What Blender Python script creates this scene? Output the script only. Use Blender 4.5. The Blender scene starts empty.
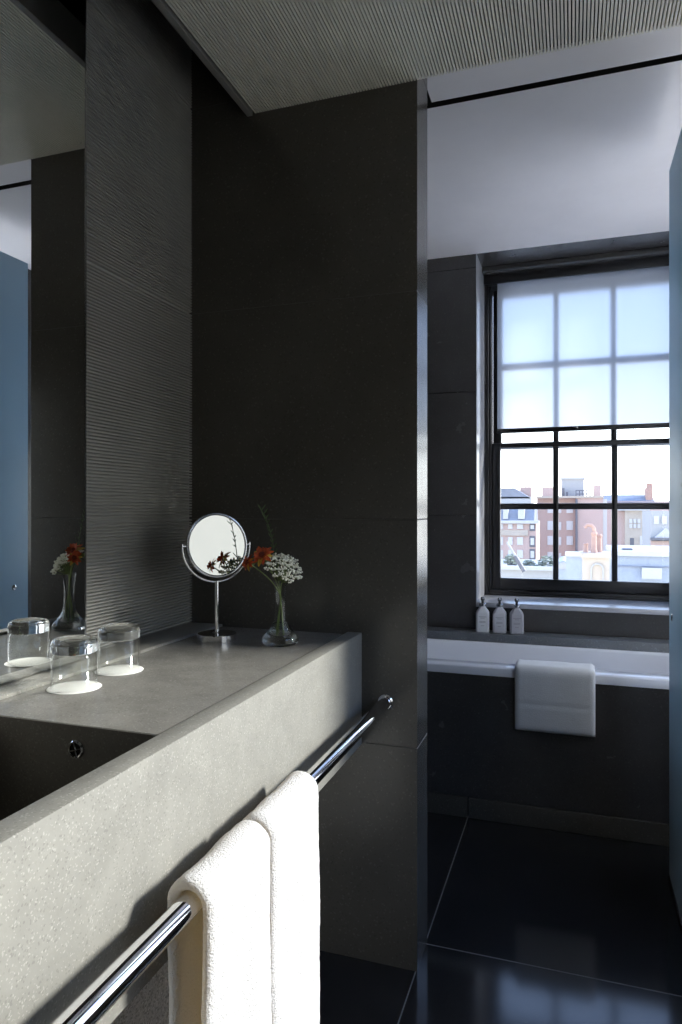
import bpy, bmesh, math, random
from mathutils import Vector, Matrix, noise as mnoise

random.seed(7)
SC = bpy.context.scene
COL = SC.collection
PI = math.pi

# ------------------------------------------------------------------ camera geometry
H = 1.21                      # eye height
TH = math.radians(18.69)      # turned to the left of the room axis
F = 682.667                   # focal length in pixels of the 682 x 1024 frame
HOR = 510.0
CT, ST = math.cos(TH), math.sin(TH)


def at(px, py, Y):
    """World point seen at pixel (px, py) at room depth Y."""
    u = (px - 341.0) / F
    t = ST / CT
    r = (u - t) / (1 + u * t)
    zc = Y * (CT - r * ST)
    return Vector((r * Y, Y, H - zc * (py - HOR) / F))


# ------------------------------------------------------------------ node materials
def new_mat(name):
    m = bpy.data.materials.new(name)
    m.use_nodes = True
    nt = m.node_tree
    nt.nodes.clear()
    out = nt.nodes.new('ShaderNodeOutputMaterial')
    return m, nt, out


def principled(nt, out, color, rough, metal=0.0, ior=1.5, spec=0.5, **kw):
    p = nt.nodes.new('ShaderNodeBsdfPrincipled')
    p.inputs['Base Color'].default_value = (*color, 1)
    p.inputs['Roughness'].default_value = rough
    p.inputs['Metallic'].default_value = metal
    p.inputs['IOR'].default_value = ior
    p.inputs['Specular IOR Level'].default_value = spec
    for k, v in kw.items():
        p.inputs[k.replace('_', ' ')].default_value = v
    nt.links.new(p.outputs[0], out.inputs[0])
    return p


def coords(nt, scale=(1, 1, 1)):
    tc = nt.nodes.new('ShaderNodeTexCoord')
    mp = nt.nodes.new('ShaderNodeMapping')
    mp.inputs['Scale'].default_value = scale
    nt.links.new(tc.outputs['Object'], mp.inputs[0])
    return mp.outputs[0]


def noise_node(nt, vec, scale, detail=4, rough=0.6):
    n = nt.nodes.new('ShaderNodeTexNoise')
    n.inputs['Scale'].default_value = scale
    n.inputs['Detail'].default_value = detail
    n.inputs['Roughness'].default_value = rough
    nt.links.new(vec, n.inputs['Vector'])
    return n


def ramp(nt, fac, stops):
    r = nt.nodes.new('ShaderNodeValToRGB')
    el = r.color_ramp.elements
    while len(el) < len(stops):
        el.new(0.5)
    for e, (p, c) in zip(el, stops):
        e.position = p
        e.color = (*c, 1)
    nt.links.new(fac, r.inputs[0])
    return r.outputs[0]


def mix(nt, fac, a, b, mode='MIX'):
    m = nt.nodes.new('ShaderNodeMix')
    m.data_type = 'RGBA'
    m.blend_type = mode
    for s, v in ((0, fac), (6, a), (7, b)):
        if hasattr(v, 'links'):
            nt.links.new(v, m.inputs[s])
        else:
            m.inputs[s].default_value = v if s == 0 else (*v, 1)
    return m.outputs[2]


def bump(nt, p, height, strength, dist=0.001):
    b = nt.nodes.new('ShaderNodeBump')
    b.inputs['Strength'].default_value = strength
    b.inputs['Distance'].default_value = dist
    nt.links.new(height, b.inputs['Height'])
    nt.links.new(b.outputs[0], p.inputs['Normal'])


def plain(name, color, rough=0.5, metal=0.0, vary=0.06, scale=6.0, **kw):
    m, nt, out = new_mat(name)
    p = principled(nt, out, color, rough, metal, **kw)
    v = coords(nt)
    n = noise_node(nt, v, scale)
    lo = tuple(c * (1 - vary) for c in color)
    hi = tuple(min(1, c * (1 + vary)) for c in color)
    nt.links.new(ramp(nt, n.outputs['Fac'], [(0.3, lo), (0.7, hi)]), p.inputs['Base Color'])
    return m


def stone(name, base, rough, var=0.18, cloud=5.0, speck=320.0, light=0.5, dark=0.4, amount=0.12, bmp=0.05, spec=0.5):
    """Fine grained stone: soft clouds, pale and dark grains."""
    m, nt, out = new_mat(name)
    p = principled(nt, out, base, rough, spec=spec)
    v = coords(nt)
    n1 = noise_node(nt, v, cloud, 6, 0.65)
    lo = tuple(c * (1 - var) for c in base)
    hi = tuple(c * (1 + var) for c in base)
    col = ramp(nt, n1.outputs['Fac'], [(0.3, lo), (0.7, hi)])
    vo = nt.nodes.new('ShaderNodeTexVoronoi')
    vo.inputs['Scale'].default_value = speck
    nt.links.new(v, vo.inputs['Vector'])
    sep = nt.nodes.new('ShaderNodeSeparateColor')
    nt.links.new(vo.outputs['Color'], sep.inputs[0])
    f1 = ramp(nt, sep.outputs[0], [(1 - amount, (0, 0, 0)), (min(0.999, 1 - amount * 0.6), (light,) * 3)])
    f2 = ramp(nt, sep.outputs[1], [(1 - amount, (0, 0, 0)), (min(0.999, 1 - amount * 0.6), (dark,) * 3)])
    pale = tuple(min(1, c * 1.7 + 0.03) for c in base)
    deep = tuple(c * 0.45 for c in base)
    col = mix(nt, f1, col, pale)
    col = mix(nt, f2, col, deep)
    nt.links.new(col, p.inputs['Base Color'])
    n2 = noise_node(nt, v, speck * 0.6, 3)
    bump(nt, p, n2.outputs['Fac'], bmp, 0.002)
    n3 = noise_node(nt, v, 9.0, 5)
    rr = nt.nodes.new('ShaderNodeMapRange')
    rr.inputs[3].default_value = rough * 0.8
    rr.inputs[4].default_value = min(1, rough * 1.25)
    nt.links.new(n3.outputs['Fac'], rr.inputs[0])
    nt.links.new(rr.outputs[0], p.inputs['Roughness'])
    return m


def floor_material():
    """Large polished dark tiles with thin pale grout."""
    m, nt, out = new_mat('polished_floor_tile')
    p = principled(nt, out, (0.018, 0.018, 0.02), 0.12)
    v = coords(nt)
    n = noise_node(nt, v, 7, 6)
    base = ramp(nt, n.outputs['Fac'], [(0.3, (0.013, 0.013, 0.014)), (0.7, (0.023, 0.022, 0.023))])
    sx = nt.nodes.new('ShaderNodeSeparateXYZ')
    nt.links.new(v, sx.inputs[0])

    def line(sock, origin, pitch):
        a = nt.nodes.new('ShaderNodeMath'); a.operation = 'SUBTRACT'
        nt.links.new(sock, a.inputs[0]); a.inputs[1].default_value = origin - pitch * 10.5
        b = nt.nodes.new('ShaderNodeMath'); b.operation = 'MODULO'
        nt.links.new(a.outputs[0], b.inputs[0]); b.inputs[1].default_value = pitch
        c = nt.nodes.new('ShaderNodeMath'); c.operation = 'SUBTRACT'
        nt.links.new(b.outputs[0], c.inputs[0]); c.inputs[1].default_value = pitch / 2
        d = nt.nodes.new('ShaderNodeMath'); d.operation = 'ABSOLUTE'
        nt.links.new(c.outputs[0], d.inputs[0])
        e = nt.nodes.new('ShaderNodeMath'); e.operation = 'LESS_THAN'
        nt.links.new(d.outputs[0], e.inputs[0]); e.inputs[1].default_value = 0.0016
        return e.outputs[0]
    mx = nt.nodes.new('ShaderNodeMath'); mx.operation = 'MAXIMUM'
    nt.links.new(line(sx.outputs[0], -0.388, 1.2), mx.inputs[0])
    nt.links.new(line(sx.outputs[1], 1.88, 1.2), mx.inputs[1])
    nt.links.new(mix(nt, mx.outputs[0], base, (0.16, 0.155, 0.15)), p.inputs['Base Color'])
    rr = nt.nodes.new('ShaderNodeMapRange')
    rr.inputs[3].default_value = 0.12
    rr.inputs[4].default_value = 0.6
    nt.links.new(mx.outputs[0], rr.inputs[0])
    nt.links.new(rr.outputs[0], p.inputs['Roughness'])
    return m


def terry_material(name, color, trans=0.25, warm=(0.9, 0.75, 0.5), pile=1.0):
    m, nt, out = new_mat(name)
    p = principled(nt, out, color, 0.95, spec=0.1)
    p.inputs['Sheen Weight'].default_value = 0.3
    v = coords(nt)
    n = noise_node(nt, v, 300, 3)
    bump(nt, p, n.outputs['Fac'], pile, 0.005)
    tr = nt.nodes.new('ShaderNodeBsdfTranslucent')
    tr.inputs[0].default_value = (*warm, 1)
    mx = nt.nodes.new('ShaderNodeMixShader')
    mx.inputs[0].default_value = trans
    nt.links.new(p.outputs[0], mx.inputs[1])
    nt.links.new(tr.outputs[0], mx.inputs[2])
    nt.links.new(mx.outputs[0], out.inputs[0])
    return m


def pane_material(name='window_pane_glass', tint=(0.97, 0.985, 0.98), refl=1.0):
    m, nt, out = new_mat(name)
    t = nt.nodes.new('ShaderNodeBsdfTransparent')
    t.inputs[0].default_value = (*tint, 1)
    g = nt.nodes.new('ShaderNodeBsdfGlossy')
    g.inputs['Roughness'].default_value = 0.01
    fr = nt.nodes.new('ShaderNodeFresnel')
    ge = nt.nodes.new('ShaderNodeNewGeometry')
    io = nt.nodes.new('ShaderNodeMapRange')      # same reflectance on both faces of the thin sheet
    io.inputs[3].default_value = 1.45
    io.inputs[4].default_value = 1 / 1.45
    nt.links.new(ge.outputs['Backfacing'], io.inputs[0])
    nt.links.new(io.outputs[0], fr.inputs[0])
    ml = nt.nodes.new('ShaderNodeMath'); ml.operation = 'MULTIPLY'
    ml.inputs[1].default_value = refl
    nt.links.new(fr.outputs[0], ml.inputs[0])
    mx = nt.nodes.new('ShaderNodeMixShader')
    nt.links.new(ml.outputs[0], mx.inputs[0])
    nt.links.new(t.outputs[0], mx.inputs[1])
    nt.links.new(g.outputs[0], mx.inputs[2])
    nt.links.new(mx.outputs[0], out.inputs[0])
    return m


def clear_glass(name, clear=0.0):
    """Drinking glass: refracting, letting part of the light straight on."""
    m, nt, out = new_mat(name)
    g = nt.nodes.new('ShaderNodeBsdfGlass')
    g.inputs['Roughness'].default_value = 0.0
    g.inputs['IOR'].default_value = 1.48
    g.inputs['Color'].default_value = (0.985, 0.99, 0.985, 1)
    t = nt.nodes.new('ShaderNodeBsdfTransparent')
    mx = nt.nodes.new('ShaderNodeMixShader')
    mx.inputs[0].default_value = clear
    nt.links.new(g.outputs[0], mx.inputs[1])
    nt.links.new(t.outputs[0], mx.inputs[2])
    nt.links.new(mx.outputs[0], out.inputs[0])
    return m


def blind_material():
    """Open-weave roller blind: light comes through, slightly scattered."""
    m, nt, out = new_mat('sheer_blind_fabric')
    rf = nt.nodes.new('ShaderNodeBsdfRefraction')
    rf.inputs['IOR'].default_value = 1.35
    rf.inputs['Roughness'].default_value = 0.42
    rf.inputs['Color'].default_value = (0.50, 0.51, 0.52, 1)
    d = nt.nodes.new('ShaderNodeBsdfDiffuse')
    d.inputs[0].default_value = (0.5, 0.5, 0.52, 1)
    tl = nt.nodes.new('ShaderNodeBsdfTranslucent')
    tl.inputs[0].default_value = (0.58, 0.62, 0.70, 1)
    m1 = nt.nodes.new('ShaderNodeMixShader'); m1.inputs[0].default_value = 0.75
    nt.links.new(d.outputs[0], m1.inputs[1]); nt.links.new(tl.outputs[0], m1.inputs[2])
    m2 = nt.nodes.new('ShaderNodeMixShader'); m2.inputs[0].default_value = 0.5
    nt.links.new(rf.outputs[0], m2.inputs[1]); nt.links.new(m1.outputs[0], m2.inputs[2])
    nt.links.new(m2.outputs[0], out.inputs[0])
    return m


def frosted(name, color, through=0.4):
    m, nt, out = new_mat(name)
    p = principled(nt, out, color, 0.42)
    tr = nt.nodes.new('ShaderNodeBsdfTranslucent')
    tr.inputs[0].default_value = (*color, 1)
    mx = nt.nodes.new('ShaderNodeMixShader')
    mx.inputs[0].default_value = through
    nt.links.new(p.outputs[0], mx.inputs[1])
    nt.links.new(tr.outputs[0], mx.inputs[2])
    nt.links.new(mx.outputs[0], out.inputs[0])
    return m


def brick_material(name, c1, c2, mortar):
    m, nt, out = new_mat(name)
    p = principled(nt, out, c1, 0.9, spec=0.2)
    v = coords(nt, (1, 1, 1))
    sx = nt.nodes.new('ShaderNodeSeparateXYZ'); nt.links.new(v, sx.inputs[0])
    ad = nt.nodes.new('ShaderNodeMath'); ad.operation = 'ADD'
    nt.links.new(sx.outputs[0], ad.inputs[0]); nt.links.new(sx.outputs[1], ad.inputs[1])
    cb = nt.nodes.new('ShaderNodeCombineXYZ')
    nt.links.new(ad.outputs[0], cb.inputs[0]); nt.links.new(sx.outputs[2], cb.inputs[1])
    b = nt.nodes.new('ShaderNodeTexBrick')
    b.inputs['Scale'].default_value = 4.0
    b.inputs['Color1'].default_value = (*c1, 1)
    b.inputs['Color2'].default_value = (*c2, 1)
    b.inputs['Mortar'].default_value = (*mortar, 1)
    b.inputs['Mortar Size'].default_value = 0.015
    nt.links.new(cb.outputs[0], b.inputs['Vector'])
    n = noise_node(nt, v, 0.6, 5)
    col = mix(nt, 0.35, b.outputs['Color'], ramp(nt, n.outputs['Fac'], [(0.3, c1), (0.7, c2)]))
    nt.links.new(col, p.inputs['Base Color'])
    return m


M = {}
M['wall_tile'] = stone('dark_basalt_tile', (0.088, 0.082, 0.071), 0.24, var=0.12, cloud=4, speck=260, amount=0.05, light=0.35, dark=0.3, bmp=0.008)
M['grout'] = plain('tile_grout', (0.10, 0.095, 0.085), 0.8)
M['bath_tile'] = stone('dark_bath_tile', (0.062, 0.059, 0.057), 0.25, var=0.15, cloud=5, speck=260, amount=0.05, light=0.3, dark=0.3, bmp=0.01)
M['ribbed_tile'] = plain('ribbed_basalt_tile', (0.37, 0.36, 0.33), 0.42, vary=0.08, scale=5)
M['counter'] = stone('grey_aggregate_stone', (0.245, 0.238, 0.215), 0.5, var=0.12, cloud=14, speck=420, light=0.45, dark=0.35, amount=0.10, bmp=0.05)
M['counter_top'] = stone('polished_aggregate_stone', (0.25, 0.24, 0.22), 0.17, var=0.16, cloud=14, speck=420, light=0.35, dark=0.35, amount=0.08, bmp=0.02)
M['counter_shaded'] = stone('grey_aggregate_stone_shaded', (0.12, 0.112, 0.095), 0.4, var=0.14, cloud=9, speck=420, light=0.5, dark=0.4, amount=0.10, bmp=0.05)  # same stone as the counter, basin shade put into a darker colour
M['ledge_stone'] = stone('bath_ledge_stone', (0.13, 0.14, 0.15), 0.35, var=0.12, speck=240, amount=0.06, bmp=0.03)
M['sheen_tone'] = plain('pale_reveal_sheen', (0.46, 0.46, 0.48), 0.2, vary=0.06, scale=20)  # sheen on the dark recess stone put into a pale colour
M['floor'] = floor_material()
M['ceiling_rib'] = plain('ribbed_ceiling_paint', (0.80, 0.76, 0.67), 0.6)
M['ceiling_white'] = plain('matt_white_ceiling_paint', (0.86, 0.825, 0.825), 0.8, vary=0.02)
M['gap_shade'] = plain('dark_recess_shade', (0.012, 0.012, 0.012), 0.9)  # shade of gaps and recesses put into a near-black colour
M['rib_shade'] = plain('rib_gap_shade', (0.03, 0.03, 0.028), 0.95)  # shade between the ceiling ribs put into a dark sheet
M['trim_metal'] = plain('satin_trim', (0.34, 0.33, 0.31), 0.4, 0.3)
M['frame_black'] = plain('black_window_paint', (0.012, 0.012, 0.013), 0.35)
M['pane'] = pane_material()
M['blind'] = blind_material()
M['chrome'] = plain('polished_chrome', (0.82, 0.82, 0.84), 0.06, 1.0, vary=0.01)
M['chrome_dark'] = plain('brushed_chrome', (0.6, 0.6, 0.62), 0.2, 1.0, vary=0.02)
M['mirror'] = plain('silvered_mirror', (0.78, 0.79, 0.78), 0.0, 1.0, vary=0.0)
M['mirror_warm'] = plain('cosmetic_mirror_silver', (0.80, 0.79, 0.74), 0.0, 1.0, vary=0.0)
M['towel'] = terry_material('white_terry', (0.90, 0.90, 0.92), 0.20, (1.0, 0.80, 0.42))
M['bath_towel'] = terry_material('white_terry_bath', (0.80, 0.80, 0.80), 0.05, (0.9, 0.9, 0.9), 0.25)
M['tub'] = plain('white_acrylic', (0.75, 0.76, 0.80), 0.15, vary=0.01)
M['glass'] = clear_glass('clear_glass', 0.12)
M['thin_glass'] = pane_material('thin_clear_glass', (0.975, 0.98, 0.975), 1.0)
M['paper'] = plain('white_paper', (0.88, 0.87, 0.83), 0.9, vary=0.02)
M['water'] = clear_glass('water', 0.6)
M['stem'] = plain('green_stem', (0.16, 0.22, 0.06), 0.5, vary=0.2, scale=60)
M['leaf'] = plain('dark_green_leaf', (0.06, 0.10, 0.03), 0.5, vary=0.3, scale=80)
M['white_petal'] = plain('white_petal', (0.82, 0.82, 0.72), 0.7, vary=0.05, scale=90)
M['orange_petal'] = plain('orange_red_petal', (0.52, 0.085, 0.02), 0.6, vary=0.45, scale=120)
M['yellow_petal'] = plain('yellow_petal', (0.62, 0.42, 0.06), 0.6, vary=0.25, scale=90)
M['red_centre'] = plain('dark_red_flower_centre', (0.22, 0.04, 0.02), 0.8, vary=0.3, scale=150)
M['frosted_clear'] = frosted('fill_window_glass', (0.92, 0.94, 0.96), 0.85)
M['screen'] = frosted('blue_frosted_glass', (0.42, 0.54, 0.62))
M['bottle_a'] = plain('white_bottle_plastic', (0.62, 0.63, 0.64), 0.35, vary=0.02)
M['bottle_b'] = plain('pale_grey_bottle_plastic', (0.52, 0.52, 0.55), 0.35, vary=0.02)
M['bottle_c'] = plain('mid_grey_bottle_plastic', (0.40, 0.40, 0.43), 0.35, vary=0.02)
M['black_plastic'] = plain('black_plastic', (0.012, 0.012, 0.013), 0.35)
M['print'] = plain('grey_print', (0.18, 0.18, 0.19), 0.7)
M['cabinet'] = stone('grey_flecked_board', (0.75, 0.75, 0.74), 0.8, var=0.1, speck=420, amount=0.3, light=0.8, dark=0.7, bmp=0.1)
M['white_paint'] = plain('white_wall_paint', (0.5, 0.48, 0.45), 0.85, vary=0.02)
# the town outside
M['added_front'] = plain('warm_cream_render', (0.40, 0.37, 0.31), 0.85, vary=0.04, scale=0.6)
M['brick'] = brick_material('red_brick', (0.407, 0.282, 0.245), (0.460, 0.325, 0.282), (0.502, 0.439, 0.397))
M['brick_pink'] = brick_material('pink_brick', (0.470, 0.335, 0.298), (0.512, 0.376, 0.335), (0.534, 0.470, 0.429))
M['slate'] = plain('slate_roof', (0.205, 0.216, 0.252), 0.7, vary=0.15, scale=1.2)
M['slate_blue'] = plain('blue_slate_mansard', (0.217, 0.235, 0.280), 0.7, vary=0.12, scale=1.2)
M['render_white'] = plain('white_render', (0.509, 0.497, 0.483), 0.8, vary=0.03)
M['cream'] = plain('cream_stone', (0.458, 0.394, 0.330), 0.8, vary=0.06, scale=1)
M['pale_grey'] = plain('pale_grey_cladding', (0.394, 0.388, 0.382), 0.7, vary=0.04)
M['terracotta'] = plain('terracotta', (0.42, 0.27, 0.22), 0.8, vary=0.12, scale=3)
M['zinc'] = plain('pale_blue_zinc', (0.318, 0.356, 0.420), 0.5, vary=0.06)
M['far_window'] = plain('pale_window', (0.541, 0.528, 0.522), 0.5, vary=0.03)
M['dark_grey'] = plain('dark_grey_metal', (0.131, 0.131, 0.150), 0.5)
M['street'] = plain('street_grey', (0.328, 0.319, 0.309), 0.9)
M['foliage'] = plain('pale_foliage', (0.267, 0.292, 0.242), 0.9, vary=0.3, scale=3)


# ------------------------------------------------------------------ mesh helpers
def add_box(bm, x0, x1, y0, y1, z0, z1, bev=0.0, seg=2):
    vs = [bm.verts.new((x, y, z)) for z in (z0, z1) for y in (y0, y1) for x in (x0, x1)]
    q = [(0, 2, 3, 1), (4, 5, 7, 6), (0, 1, 5, 4), (2, 6, 7, 3), (0, 4, 6, 2), (1, 3, 7, 5)]
    fs = [bm.faces.new([vs[i] for i in f]) for f in q]
    if bev > 0:
        es = list({e for f in fs for e in f.edges})
        bmesh.ops.bevel(bm, geom=es, offset=bev, segments=seg, affect='EDGES', profile=0.5)
    return vs


def box(*a, **k):
    bm = bmesh.new()
    add_box(bm, *a, **k)
    return bm


def add_lathe(bm, prof, n=48, center=(0, 0, 0), closed=False, mat=None):
    """Revolve (r, z) points about a vertical axis."""
    c = Vector(center)
    rings = []
    for r, z in prof:
        if r < 1e-6:
            p = Vector((0, 0, z))
            if mat: p = mat @ p
            rings.append([bm.verts.new(c + p)])
        else:
            ring = []
            for i in range(n):
                a = 2 * PI * i / n
                p = Vector((r * math.cos(a), r * math.sin(a), z))
                if mat: p = mat @ p
                ring.append(bm.verts.new(c + p))
            rings.append(ring)
    pairs = list(zip(rings[:-1], rings[1:]))
    if closed:
        pairs.append((rings[-1], rings[0]))
    for a, b in pairs:
        for i in range(n):
            j = (i + 1) % n
            if len(a) == 1 and len(b) == 1:
                continue
            if len(a) == 1:
                bm.faces.new((a[0], b[j], b[i]))
            elif len(b) == 1:
                bm.faces.new((a[i], a[j], b[0]))
            else:
                bm.faces.new((a[i], a[j], b[j], b[i]))


def add_tube(bm, pts, r, n=10, caps=True):
    pts = [Vector(p) for p in pts]
    rad = r if isinstance(r, (list, tuple)) else [r] * len(pts)
    rings = []
    prev = None
    for i, p in enumerate(pts):
        if i == 0: d = pts[1] - pts[0]
        elif i == len(pts) - 1: d = pts[-1] - pts[-2]
        else: d = pts[i + 1] - pts[i - 1]
        d.normalize()
        if prev is None:
            a = Vector((0, 0, 1)) if abs(d.z) < 0.9 else Vector((1, 0, 0))
            u = d.cross(a).normalized()
        else:
            u = (prev - d * prev.dot(d)).normalized()
        prev = u
        w = d.cross(u)
        rings.append([bm.verts.new(p + (u * math.cos(2 * PI * k / n) + w * math.sin(2 * PI * k / n)) * rad[i]) for k in range(n)])
    for a, b in zip(rings[:-1], rings[1:]):
        for k in range(n):
            bm.faces.new((a[k], a[(k + 1) % n], b[(k + 1) % n], b[k]))
    if caps:
        bm.faces.new(list(reversed(rings[0])))
        bm.faces.new(rings[-1])


def add_prism(bm, pts, axis, a, b):
    """Extrude a 2-D outline along an axis from a to b."""
    def mk(p, t):
        return {'x': (t, p[0], p[1]), 'y': (p[0], t, p[1]), 'z': (p[0], p[1], t)}[axis]
    va = [bm.verts.new(mk(p, a)) for p in pts]
    vb = [bm.verts.new(mk(p, b)) for p in pts]
    n = len(pts)
    for i in range(n):
        bm.faces.new((va[i], va[(i + 1) % n], vb[(i + 1) % n], vb[i]))
    bm.faces.new(list(reversed(va)))
    bm.faces.new(vb)


def add_blob(bm, c, r, sub=1, squash=(1, 1, 1), rot=None):
    mtx = Matrix.Translation(Vector(c))
    if rot is not None:
        mtx = mtx @ rot
    mtx = mtx @ Matrix.Diagonal((r * squash[0], r * squash[1], r * squash[2], 1))
    bmesh.ops.create_icosphere(bm, subdivisions=sub, radius=1.0, matrix=mtx)


def link(name, bm, mat, parent=None, origin=None, smooth=True, angle=35):
    """One mesh object; bm is in world space and moved to its origin or its parent's."""
    base = Vector(origin) if origin is not None else Vector((0, 0, 0))
    if parent is not None and origin is None:
        base = parent['_world'].copy() if False else Vector(PWORLD[parent.name])
    bmesh.ops.recalc_face_normals(bm, faces=bm.faces)
    bmesh.ops.translate(bm, verts=bm.verts, vec=-base)
    me = bpy.data.meshes.new(name)
    bm.to_mesh(me)
    bm.free()
    if smooth:
        for p in me.polygons:
            p.use_smooth = True
        me.set_sharp_from_angle(angle=math.radians(angle))
    me.materials.append(mat)
    o = bpy.data.objects.new(name, me)
    COL.objects.link(o)
    if parent is not None:
        o.parent = parent
        o.location = base - Vector(PWORLD[parent.name])
    else:
        o.location = base
    PWORLD[o.name] = tuple(base)
    return o


PWORLD = {}


def root(name, loc):
    o = bpy.data.objects.new(name, None)
    o.empty_display_size = 0.05
    COL.objects.link(o)
    o.location = loc
    PWORLD[o.name] = tuple(loc)
    return o


def tag(o, label, cat, group=None, kind=None):
    o['label'] = label
    o['category'] = cat
    if group: o['group'] = group
    if kind: o['kind'] = kind
    return o


def dup(o, loc, parent=None):
    """A thing copied with its parts and sub-parts."""
    c = o.copy()
    COL.objects.link(c)
    if parent is None:
        c.location = loc
    else:
        c.parent = parent
    for ch in [k for k in bpy.data.objects if k.parent is o]:
        dup(ch, None, c)
    return c


# ------------------------------------------------------------------ the room
YB = 1.758        # face of the dark wall at the end of the counter
XW = -0.384       # free end of that wall
XL = -1.056       # ribbed wall
XR = 0.62
YT = 2.70         # front of the bath
YW = 3.34         # window wall
YF = 3.66         # window frame
JOINTS = [0.585, 1.185, 1.785, 2.385]

bm = box(-1.3, 0.8, -1.5, 3.9, -0.12, 0.0)
tag(link('floor', bm, M['floor']), 'polished near-black floor tiles with thin pale grout', 'floor', kind='structure')


def tiled(bm, x0, x1, y0, y1, z0, z1, skin, gap=0.0022):
    """Courses of slabs between the joints (one surface)."""
    zs = [z0] + [j for j in JOINTS if z0 + 0.02 < j < z1 - 0.02] + [z1]
    for a, b in zip(zs[:-1], zs[1:]):
        add_box(bm, x0, x1, y0, y1, a + (gap / 2 if a != z0 else 0), b - (gap / 2 if b != z1 else 0), bev=0.0006, seg=1)


# wall at the end of the counter: courses of tile over a grout core
bm = bmesh.new()
tiled(bm, -1.2, XW, YB, YB + 0.132, 0.0, 2.6, None)
w = link('wall_back', bm, M['wall_tile'], smooth=False)
tag(w, 'dark stone-tiled wall ending at a free edge behind the flowers', 'wall', kind='structure')
bm = box(-1.19, XW - 0.0012, YB + 0.0012, YB + 0.1308, 0.001, 2.598)
link('grout', bm, M['grout'], w, smooth=False)

# ribbed tile wall on the left, one profile swept along the room
bm = bmesh.new()
prof = [(XL - 0.0, 0.0), (XL, 0.868)]
pitch = 0.008
z = 0.872
courses = [0.872] + [j for j in JOINTS if j > 0.9] + [2.6]
for a, b in zip(courses[:-1], courses[1:]):
    n = int(round((b - a - 0.004) / pitch))
    step = (b - a - 0.004) / n
    prof += [(XL - 0.0095, a), (XL - 0.0095, a + 0.002)]
    for i in range(n):
        s = a + 0.002 + i * step
        prof += [(XL - 0.0095, s + step * 0.02), (XL - 0.0095, s + step * 0.30), (XL - 0.0025, s + step * 0.34), (XL - 0.0004, s + step * 0.46), (XL, s + step * 0.65), (XL - 0.0004, s + step * 0.84), (XL - 0.0025, s + step * 0.97)]
    prof += [(XL - 0.0095, b - 0.002), (XL - 0.0095, b)]
va = [bm.verts.new((x, -1.4, zz)) for x, zz in prof]
vb = [bm.verts.new((x, YB, zz)) for x, zz in prof]
for i in range(len(prof) - 1):
    bm.faces.new((va[i], va[i + 1], vb[i + 1], vb[i]))
add_box(bm, -1.2, XL - 0.012, -1.4, YB, 0, 2.6)
tag(link('wall_left', bm, M['ribbed_tile'], smooth=False), 'horizontally ribbed grey tile wall beside the large wall mirror', 'wall', kind='structure')

# window wall, built around the recess
WX0, WX1, WZ0, WZ1 = -0.44, 0.565, 0.762, 2.45
bm = bmesh.new()
tiled(bm, -1.2, WX0, YW, 3.86, 0, 2.6, None)
tiled(bm, WX1, 0.8, YW, 3.86, 0, 2.6, None)
add_box(bm, WX0, WX1, YW, 3.86, 0, WZ0)
add_box(bm, WX0, WX1, YW, 3.86, WZ1, 2.6)
tag(link('wall_far', bm, M['bath_tile'], smooth=False), 'dark tiled wall around the deep window recess above the bath', 'wall', kind='structure')
bm = box(-1.2, -1.05, YB + 0.132, YW, 0, 2.6)
tag(link('wall_side', bm, M['bath_tile'], smooth=False), 'dark tiled wall at the foot of the bath', 'wall', kind='structure')

# right wall with the side window
SY0, SY1, SZ0, SZ1 = 0.55, 2.10, 0.72, 1.86
FY0, FY1, FZ0, FZ1 = 2.16, 2.79, 0.64, 2.40
GY0, GY1 = 2.88, 3.31
bm = bmesh.new()
add_box(bm, XR, 0.78, -1.5, SY0, 0, 2.6)
add_box(bm, XR, 0.78, SY1, FY0, 0, 2.6)
add_box(bm, XR, 0.78, FY1, GY0, 0, 2.6)
add_box(bm, XR, 0.78, GY1, 3.86, 0, 2.6)
for a, b in ((FY0, FY1), (GY0, GY1)):
    add_box(bm, XR, 0.78, a, b, 0, FZ0)
    add_box(bm, XR, 0.78, a, b, FZ1, 2.6)
add_box(bm, XR, 0.78, SY0, SY1, 0, SZ0)
add_box(bm, XR, 0.78, SY0, SY1, SZ1, 2.6)
tag(link('wall_right', bm, M['wall_tile'], smooth=False), 'dark tiled wall with the sunny side window, across from the counter', 'wall', kind='structure')
bm = box(-1.2, XR, -1.5, -1.4, 0, 2.6)
tag(link('wall_rear', bm, M['wall_tile'], smooth=False), 'dark wall opposite the bath', 'wall', kind='structure')
bm = box(-1.3, 0.8, -1.5, 3.9, 2.6, 2.72)
tag(link('ceiling_upper', bm, M['gap_shade'], smooth=False), 'dark cavity above the ceiling panels', 'ceiling', kind='structure')

# ribbed dropped ceiling
CZ = 2.336
bm = bmesh.new()
x = -0.852
while x < XR - 0.006:
    add_box(bm, x, x + 0.0052, -1.4, YB, CZ, CZ + 0.012)
    x += 0.0082
tag(link('ceiling', bm, M['ceiling_rib'], smooth=False), 'finely ribbed grey ceiling panel above the counter', 'ceiling', kind='structure')
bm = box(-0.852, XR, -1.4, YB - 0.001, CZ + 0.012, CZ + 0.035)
tag(link('ceiling_rib_shade', bm, M['rib_shade'], smooth=False), 'dark sheet added as the shade between the ceiling ribs', 'ceiling', kind='structure')
bm = bmesh.new()
add_box(bm, -0.876, -0.859, -1.4, YB - 0.001, 2.330, 2.42, bev=0.001)
tag(link('trim_1', bm, M['trim_metal']), 'pale metal strip edging the ribbed ceiling by the dark cove', 'trim', kind='structure')

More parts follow.
